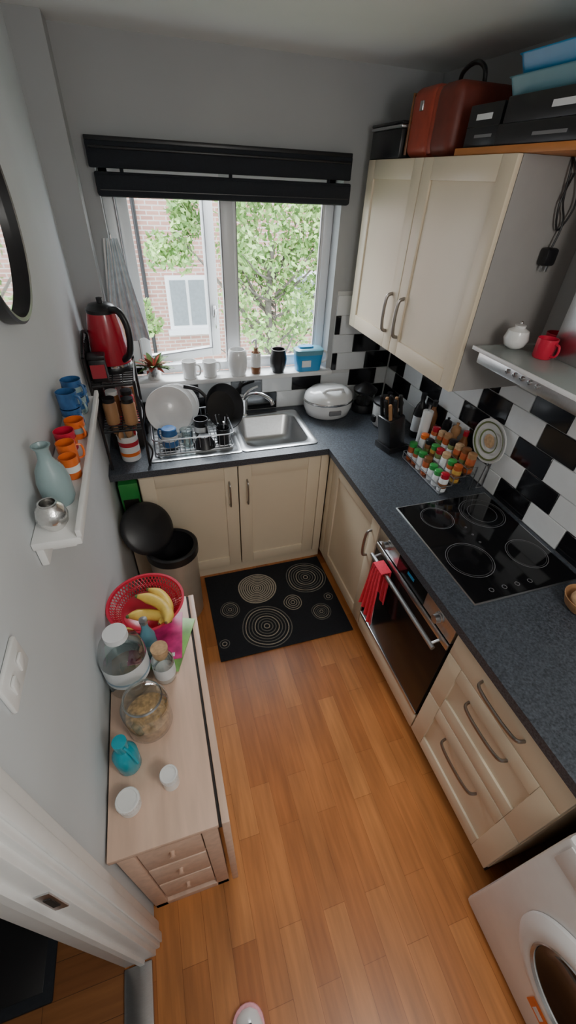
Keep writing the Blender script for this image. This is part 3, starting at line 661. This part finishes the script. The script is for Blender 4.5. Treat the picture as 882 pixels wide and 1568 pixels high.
b.lathe([(0,0),(.064,0),(.070,.01),(.070,.18),(.058,.22),(.034,.245),(.032,.265)],c,'glass',40,caps=False);b.lathe([(.0705,.07),(.0708,.155)],c,'label',40,caps=False);b.lathe([(.071,.085),(.0712,.095)],c,'lblue',40,caps=False);b.lathe([(0,.004),(.066,.004),(.067,.12),(0,.12)],c,'glass',32,caps=False)
b.lathe([(.035,.25),(.035,.272),(0,.273)],c,'label',24,caps=False);b.obj()
b=B('swing_top_bottle');c=(.145,-1.575,TZ+.009)
b.lathe([(0,0),(.024,0),(.026,.01),(.025,.11),(.012,.15),(.011,.18)],c,'tealgrey',24,caps=False);b.lathe([(.013,.178),(.014,.195),(0,.197)],c,'wire',16,caps=False);b.lathe([(.0265,.03),(.0267,.08)],c,'vase',24,caps=False);b.obj()
b=B('cork_jar');c=(.185,-1.67,TZ)
b.lathe([(0,0),(.032,0),(.035,.008),(.035,.11),(.026,.13),(.024,.14)],c,'glass',28,caps=False);b.lathe([(.0355,.03),(.0358,.085)],c,'label',28,caps=False);b.lathe([(.023,.13),(.027,.17),(0,.171)],c,'cork',24);b.lathe([(0,.004),(.031,.004),(.031,.05),(0,.05)],c,'china',24,caps=False);b.obj()
b=B('glass_storage_jar');c=(.128,-1.815,TZ)
b.lathe([(0,0),(.058,0),(.067,.012),(.069,.12),(.058,.145),(.05,.15),(.05,.16)],c,'glass',40,caps=False);b.lathe([(0,.004),(.056,.004),(.063,.014),(.064,.065),(.03,.078),(0,.075)],c,'cereal',32,caps=False)
b.lathe([(.053,.157),(.055,.165),(.04,.178),(0,.180)],c,'glass',36,caps=False);b.lathe([(.053,.150),(.056,.154),(.053,.158)],c,'wire',36,caps=False)
b.tube([(.179,-1.815,TZ+.155),(.193,-1.815,TZ+.13),(.185,-1.815,TZ+.10)],.002,'wire',6,3);b.obj()
b=B('teal_bottle');c=(.065,-1.92,TZ)
b.lathe([(0,0),(.03,0),(.033,.008),(.034,.08),(.022,.105),(.017,.11),(.017,.135),(.019,.136),(.019,.155),(0,.157)],c,'teal',32,caps=False)
b.tube([(.075,-1.935,TZ+.145),(.09,-1.945,TZ+.12),(.10,-1.955,TZ+.08)],.004,'teal',8,4);b.obj()
def pot(x,y,r,h,hc):
    b=B('supplement_pot')
    b.lathe([(0,0),(r*.95,0),(r,.003),(r,h-hc-.004),(r*.9,h-hc)],(x,y,TZ),'label',28,caps=False)
    b.lathe([(r*1.01,.006),(r*1.015,h-hc-.008)],(x,y,TZ),'china',28,caps=False)
    b.lathe([(r*.9,h-hc-.001),(r*1.06,h-hc),(r*1.06,h-.002),(r*1.0,h),(r*.85,h),(r*.83,h-.002),(0,h-.002)],(x,y,TZ),'white',36,caps=False)
    for i in range(24):
        a=2*PI*i/24;b.box((x+r*1.06*math.cos(a)-.0006,y+r*1.06*math.sin(a)-.0006,TZ+h-hc+.002),(x+r*1.06*math.cos(a)+.0006,y+r*1.06*math.sin(a)+.0006,TZ+h-.004),'white')
    b.obj(30)
pot(.175,-2.0,.0225,.068,.018);pot(.065,-2.025,.029,.05,.018)
# ---------- bin
b=B('pedal_bin');c=(.245,-.775,0)
b.lathe([(0,0),(.118,0),(.123,.01),(.128,.5)],c,'binb',44,caps=False)
b.lathe([(.129,.49),(.138,.495),(.138,.54),(.13,.546),(.116,.54),(.11,.47),(0,.3)],c,'black',44,caps=False)
nv=Vector((.45,-.62,.64)).normalized();Q=nv.to_track_quat('Z','Y').to_matrix().to_4x4()
b.lathe([(0,.012),(.12,.010),(.138,.0),(.144,-.006),(.140,-.018),(.10,-.032),(.05,-.040),(0,-.042)],(.142,-.725,.64),'black',48,R4=Q,caps=False)
b.tube([(.15,-.69,.52),(.14,-.68,.55),(.14,-.69,.59)],.015,'black',10)
b.box((.255,-.925,.01),(.315,-.89,.025),'black',.005)
b.obj()
# ---------- mat
b=B('kitchen_mat');b.box((.405,-1.205,.0005),(1.205,-.565,.009),'blackm',.003)
for cx,cy,r,n,ph in((.722,-.745,.125,9,1),(1.06,-.735,.135,8,2),(.71,-1.045,.150,8,3),(.52,-.87,.06,5,4),(.914,-.915,.058,4,5),(1.065,-1.03,.062,5,.5),(.445,-1.10,.03,2,1),(1.15,-.93,.03,2,1)):
    big=(cx==.722)
    for i in range(n):
        r1=r*(i+1)/n;w=r/n*(.60 if big else .30);b.ring((cx,cy,.0088),max(.001,r1-w),r1,'matcream' if (big or n==4) else ('matcream' if i%3==0 else 'matgrey'),44,.0010,wob=.03,ph=ph)
b.obj()
# ---------- shoe (photographer's foot)
b=B('sneaker');sx=.272;oy=-.012
def sh(y,w,h,z):return [Vector((sx+w*math.cos(a),y+oy,z+(h*math.sin(a) if math.sin(a)>0 else 0))) for a in [2*PI*i/24 for i in range(24)]]
b.loft([sh(-2.432,.015,.012,.018),sh(-2.445,.035,.028,.018),sh(-2.475,.046,.042,.018),sh(-2.52,.05,.055,.018),sh(-2.57,.046,.075,.018),sh(-2.62,.038,.092,.018),sh(-2.67,.036,.095,.018),sh(-2.70,.03,.08,.018)],'china',True,True)
b.loft([rr(sx,-2.565+oy,.098,.285,.048,0),rr(sx,-2.565+oy,.104,.29,.05,.01),rr(sx,-2.565+oy,.10,.286,.049,.024)],'pinkst',True,True)
b.box((sx-.012,-2.505+oy,.060),(sx+.012,-2.465+oy,.066),'black',.002)
for i in range(4):b.tube([(sx-.023,-2.51-.02*i+oy,.070+.007*i),(sx,-2.513-.02*i+oy,.078+.007*i),(sx+.023,-2.51-.02*i+oy,.070+.007*i)],.003,'black',6,3)
b.obj(70)
# ---------------- outside ----------------
b=B('exterior_building')
b.box((-4,7,-4),(10,7.3,6),'brick')
for wx,wz in((1.15,.05),(3.8,.1),(-1.2,.05),(1.2,2.6),(3.9,2.7),(-1.2,2.6),(6.4,.1)):
    w,h=.42,.5
    b.box((wx-w,6.95,wz-h),(wx+w,7.0,wz+h),'upvc');b.box((wx-w+.08,6.93,wz-h+.08),(wx-.03,6.96,wz+h-.08),'roof');b.box((wx+.03,6.93,wz-h+.08),(wx+w-.08,6.96,wz+h-.08),'roof');b.box((wx-w-.05,6.88,wz-h-.1),(wx+w+.05,7,wz-h),'upvc')
b.tube([(.35,6.93,-4),(.35,6.93,6)],.04,'black',10)
b.obj()
B('exterior_ground').box((-12,.4,-4.1),(14,12,-4),'ground').obj()
b=B('garden_tree')
base=Vector((2.2,4,-4))
b.tube([base,(2.15,4,-1.5),(2.2,4.05,-.3),(2.05,4,.5),(2.1,4,1.4)],[.12,.03],'bark',10,6)
tips=[]
for i in range(26):
    z0_=random.uniform(-.6,1.1);p=Vector((2.15,4,z0_));a=random.uniform(0,6.28);q=p+Vector((math.cos(a)*random.uniform(.5,1.1),math.sin(a)*.6,random.uniform(.3,1.0)));
    b.tube([p,(p+q)/2+Vector((0,0,-.08)),q],[.022,.006],'bark',6,3);tips.append(q)
b.tube([(2.2,4.05,-.3),(1.7,4.1,.5),(1.2,4.2,1.1),(.8,4.3,1.5)],[.03,.008],'bark',8,4)
cl=[(t,.30) for t in tips if t.x>1.5]+[(Vector((.85+random.uniform(-.28,.28),4.3+random.uniform(-.2,.2),1.45+random.uniform(-.3,.3))),.2) for i in range(7)]+[(Vector((.95+random.uniform(-.15,.15),4.3,2.0+random.uniform(-.2,.1))),.2) for i in range(3)]+[(Vector((.25+random.uniform(-.12,.12),4.2,.55+random.uniform(-.3,.2))),.17) for i in range(3)]+[(Vector((2.25+random.uniform(-.75,.85),4,.9+random.uniform(-.8,1.3))),.32) for i in range(28)]
for kk in('leaf','leaf2'):
    t=bmesh.new()
    for c,r in cl:
        for i in range(90 if kk=='leaf' else 45):
            d=Vector([random.gauss(0,1) for _ in range(3)]);d.normalize();p=c+d*r*random.random()**.4
            a=Vector([random.uniform(-1,1) for _ in range(3)]).normalized();n=a.cross(Vector([random.uniform(-1,1) for _ in range(3)])).normalized();l=random.uniform(.035,.06)
            v=[t.verts.new(p-a*l),t.verts.new(p+n*l*.55),t.verts.new(p+a*l),t.verts.new(p-n*l*.55)];t.faces.new(v)
    b.add(t,kk)
b.obj()
# ---------------- light ----------------
w=bpy.data.worlds.new('World');S.world=w;w.use_nodes=True;bg=w.node_tree.nodes['Background'];bg.inputs[0].default_value=(.90,.95,1,1);bg.inputs[1].default_value=5.2
def area(name,loc,tgt,sx,sy,e,col):
    l=bpy.data.lights.new(name,'AREA');l.shape='RECTANGLE';l.size=sx;l.size_y=sy;l.energy=e;l.color=col
    o=bpy.data.objects.new(name,l);bpy.context.collection.objects.link(o);o.location=loc;o.rotation_euler=(Vector(tgt)-Vector(loc)).to_track_quat('-Z','Y').to_euler()
area('sky_light',(.9,2.6,4.3),(.8,-.6,1.0),3.2,2.4,760,(.92,.97,1))
l=bpy.data.lights.new('fill_light','POINT');l.energy=27;l.shadow_soft_size=.18;l.color=(1,.96,.90);o=bpy.data.objects.new('fill_light',l);bpy.context.collection.objects.link(o);o.location=(.95,-3.0,2.15)  # unseen fill lamp added behind the camera to lift the room
# ---------------- camera ----------------
r=Vector((.9556,-.2920,.0402));u=Vector((.1535,.6095,.7779));F=Vector((.2517,.7371,-.6272))
r=r.normalized();F=F.normalized();u=r.cross(F).normalized()
cam=bpy.data.objects.new('camera',bpy.data.cameras.new('camera'));bpy.context.collection.objects.link(cam)
cam.matrix_world=Matrix(((r[0],u[0],-F[0],.3137),(r[1],u[1],-F[1],-2.4857),(r[2],u[2],-F[2],2.0953),(0,0,0,1)))
cam.data.sensor_fit='VERTICAL';cam.data.sensor_height=24;cam.data.lens=629.9/1568*24;cam.data.clip_start=.02;S.camera=cam
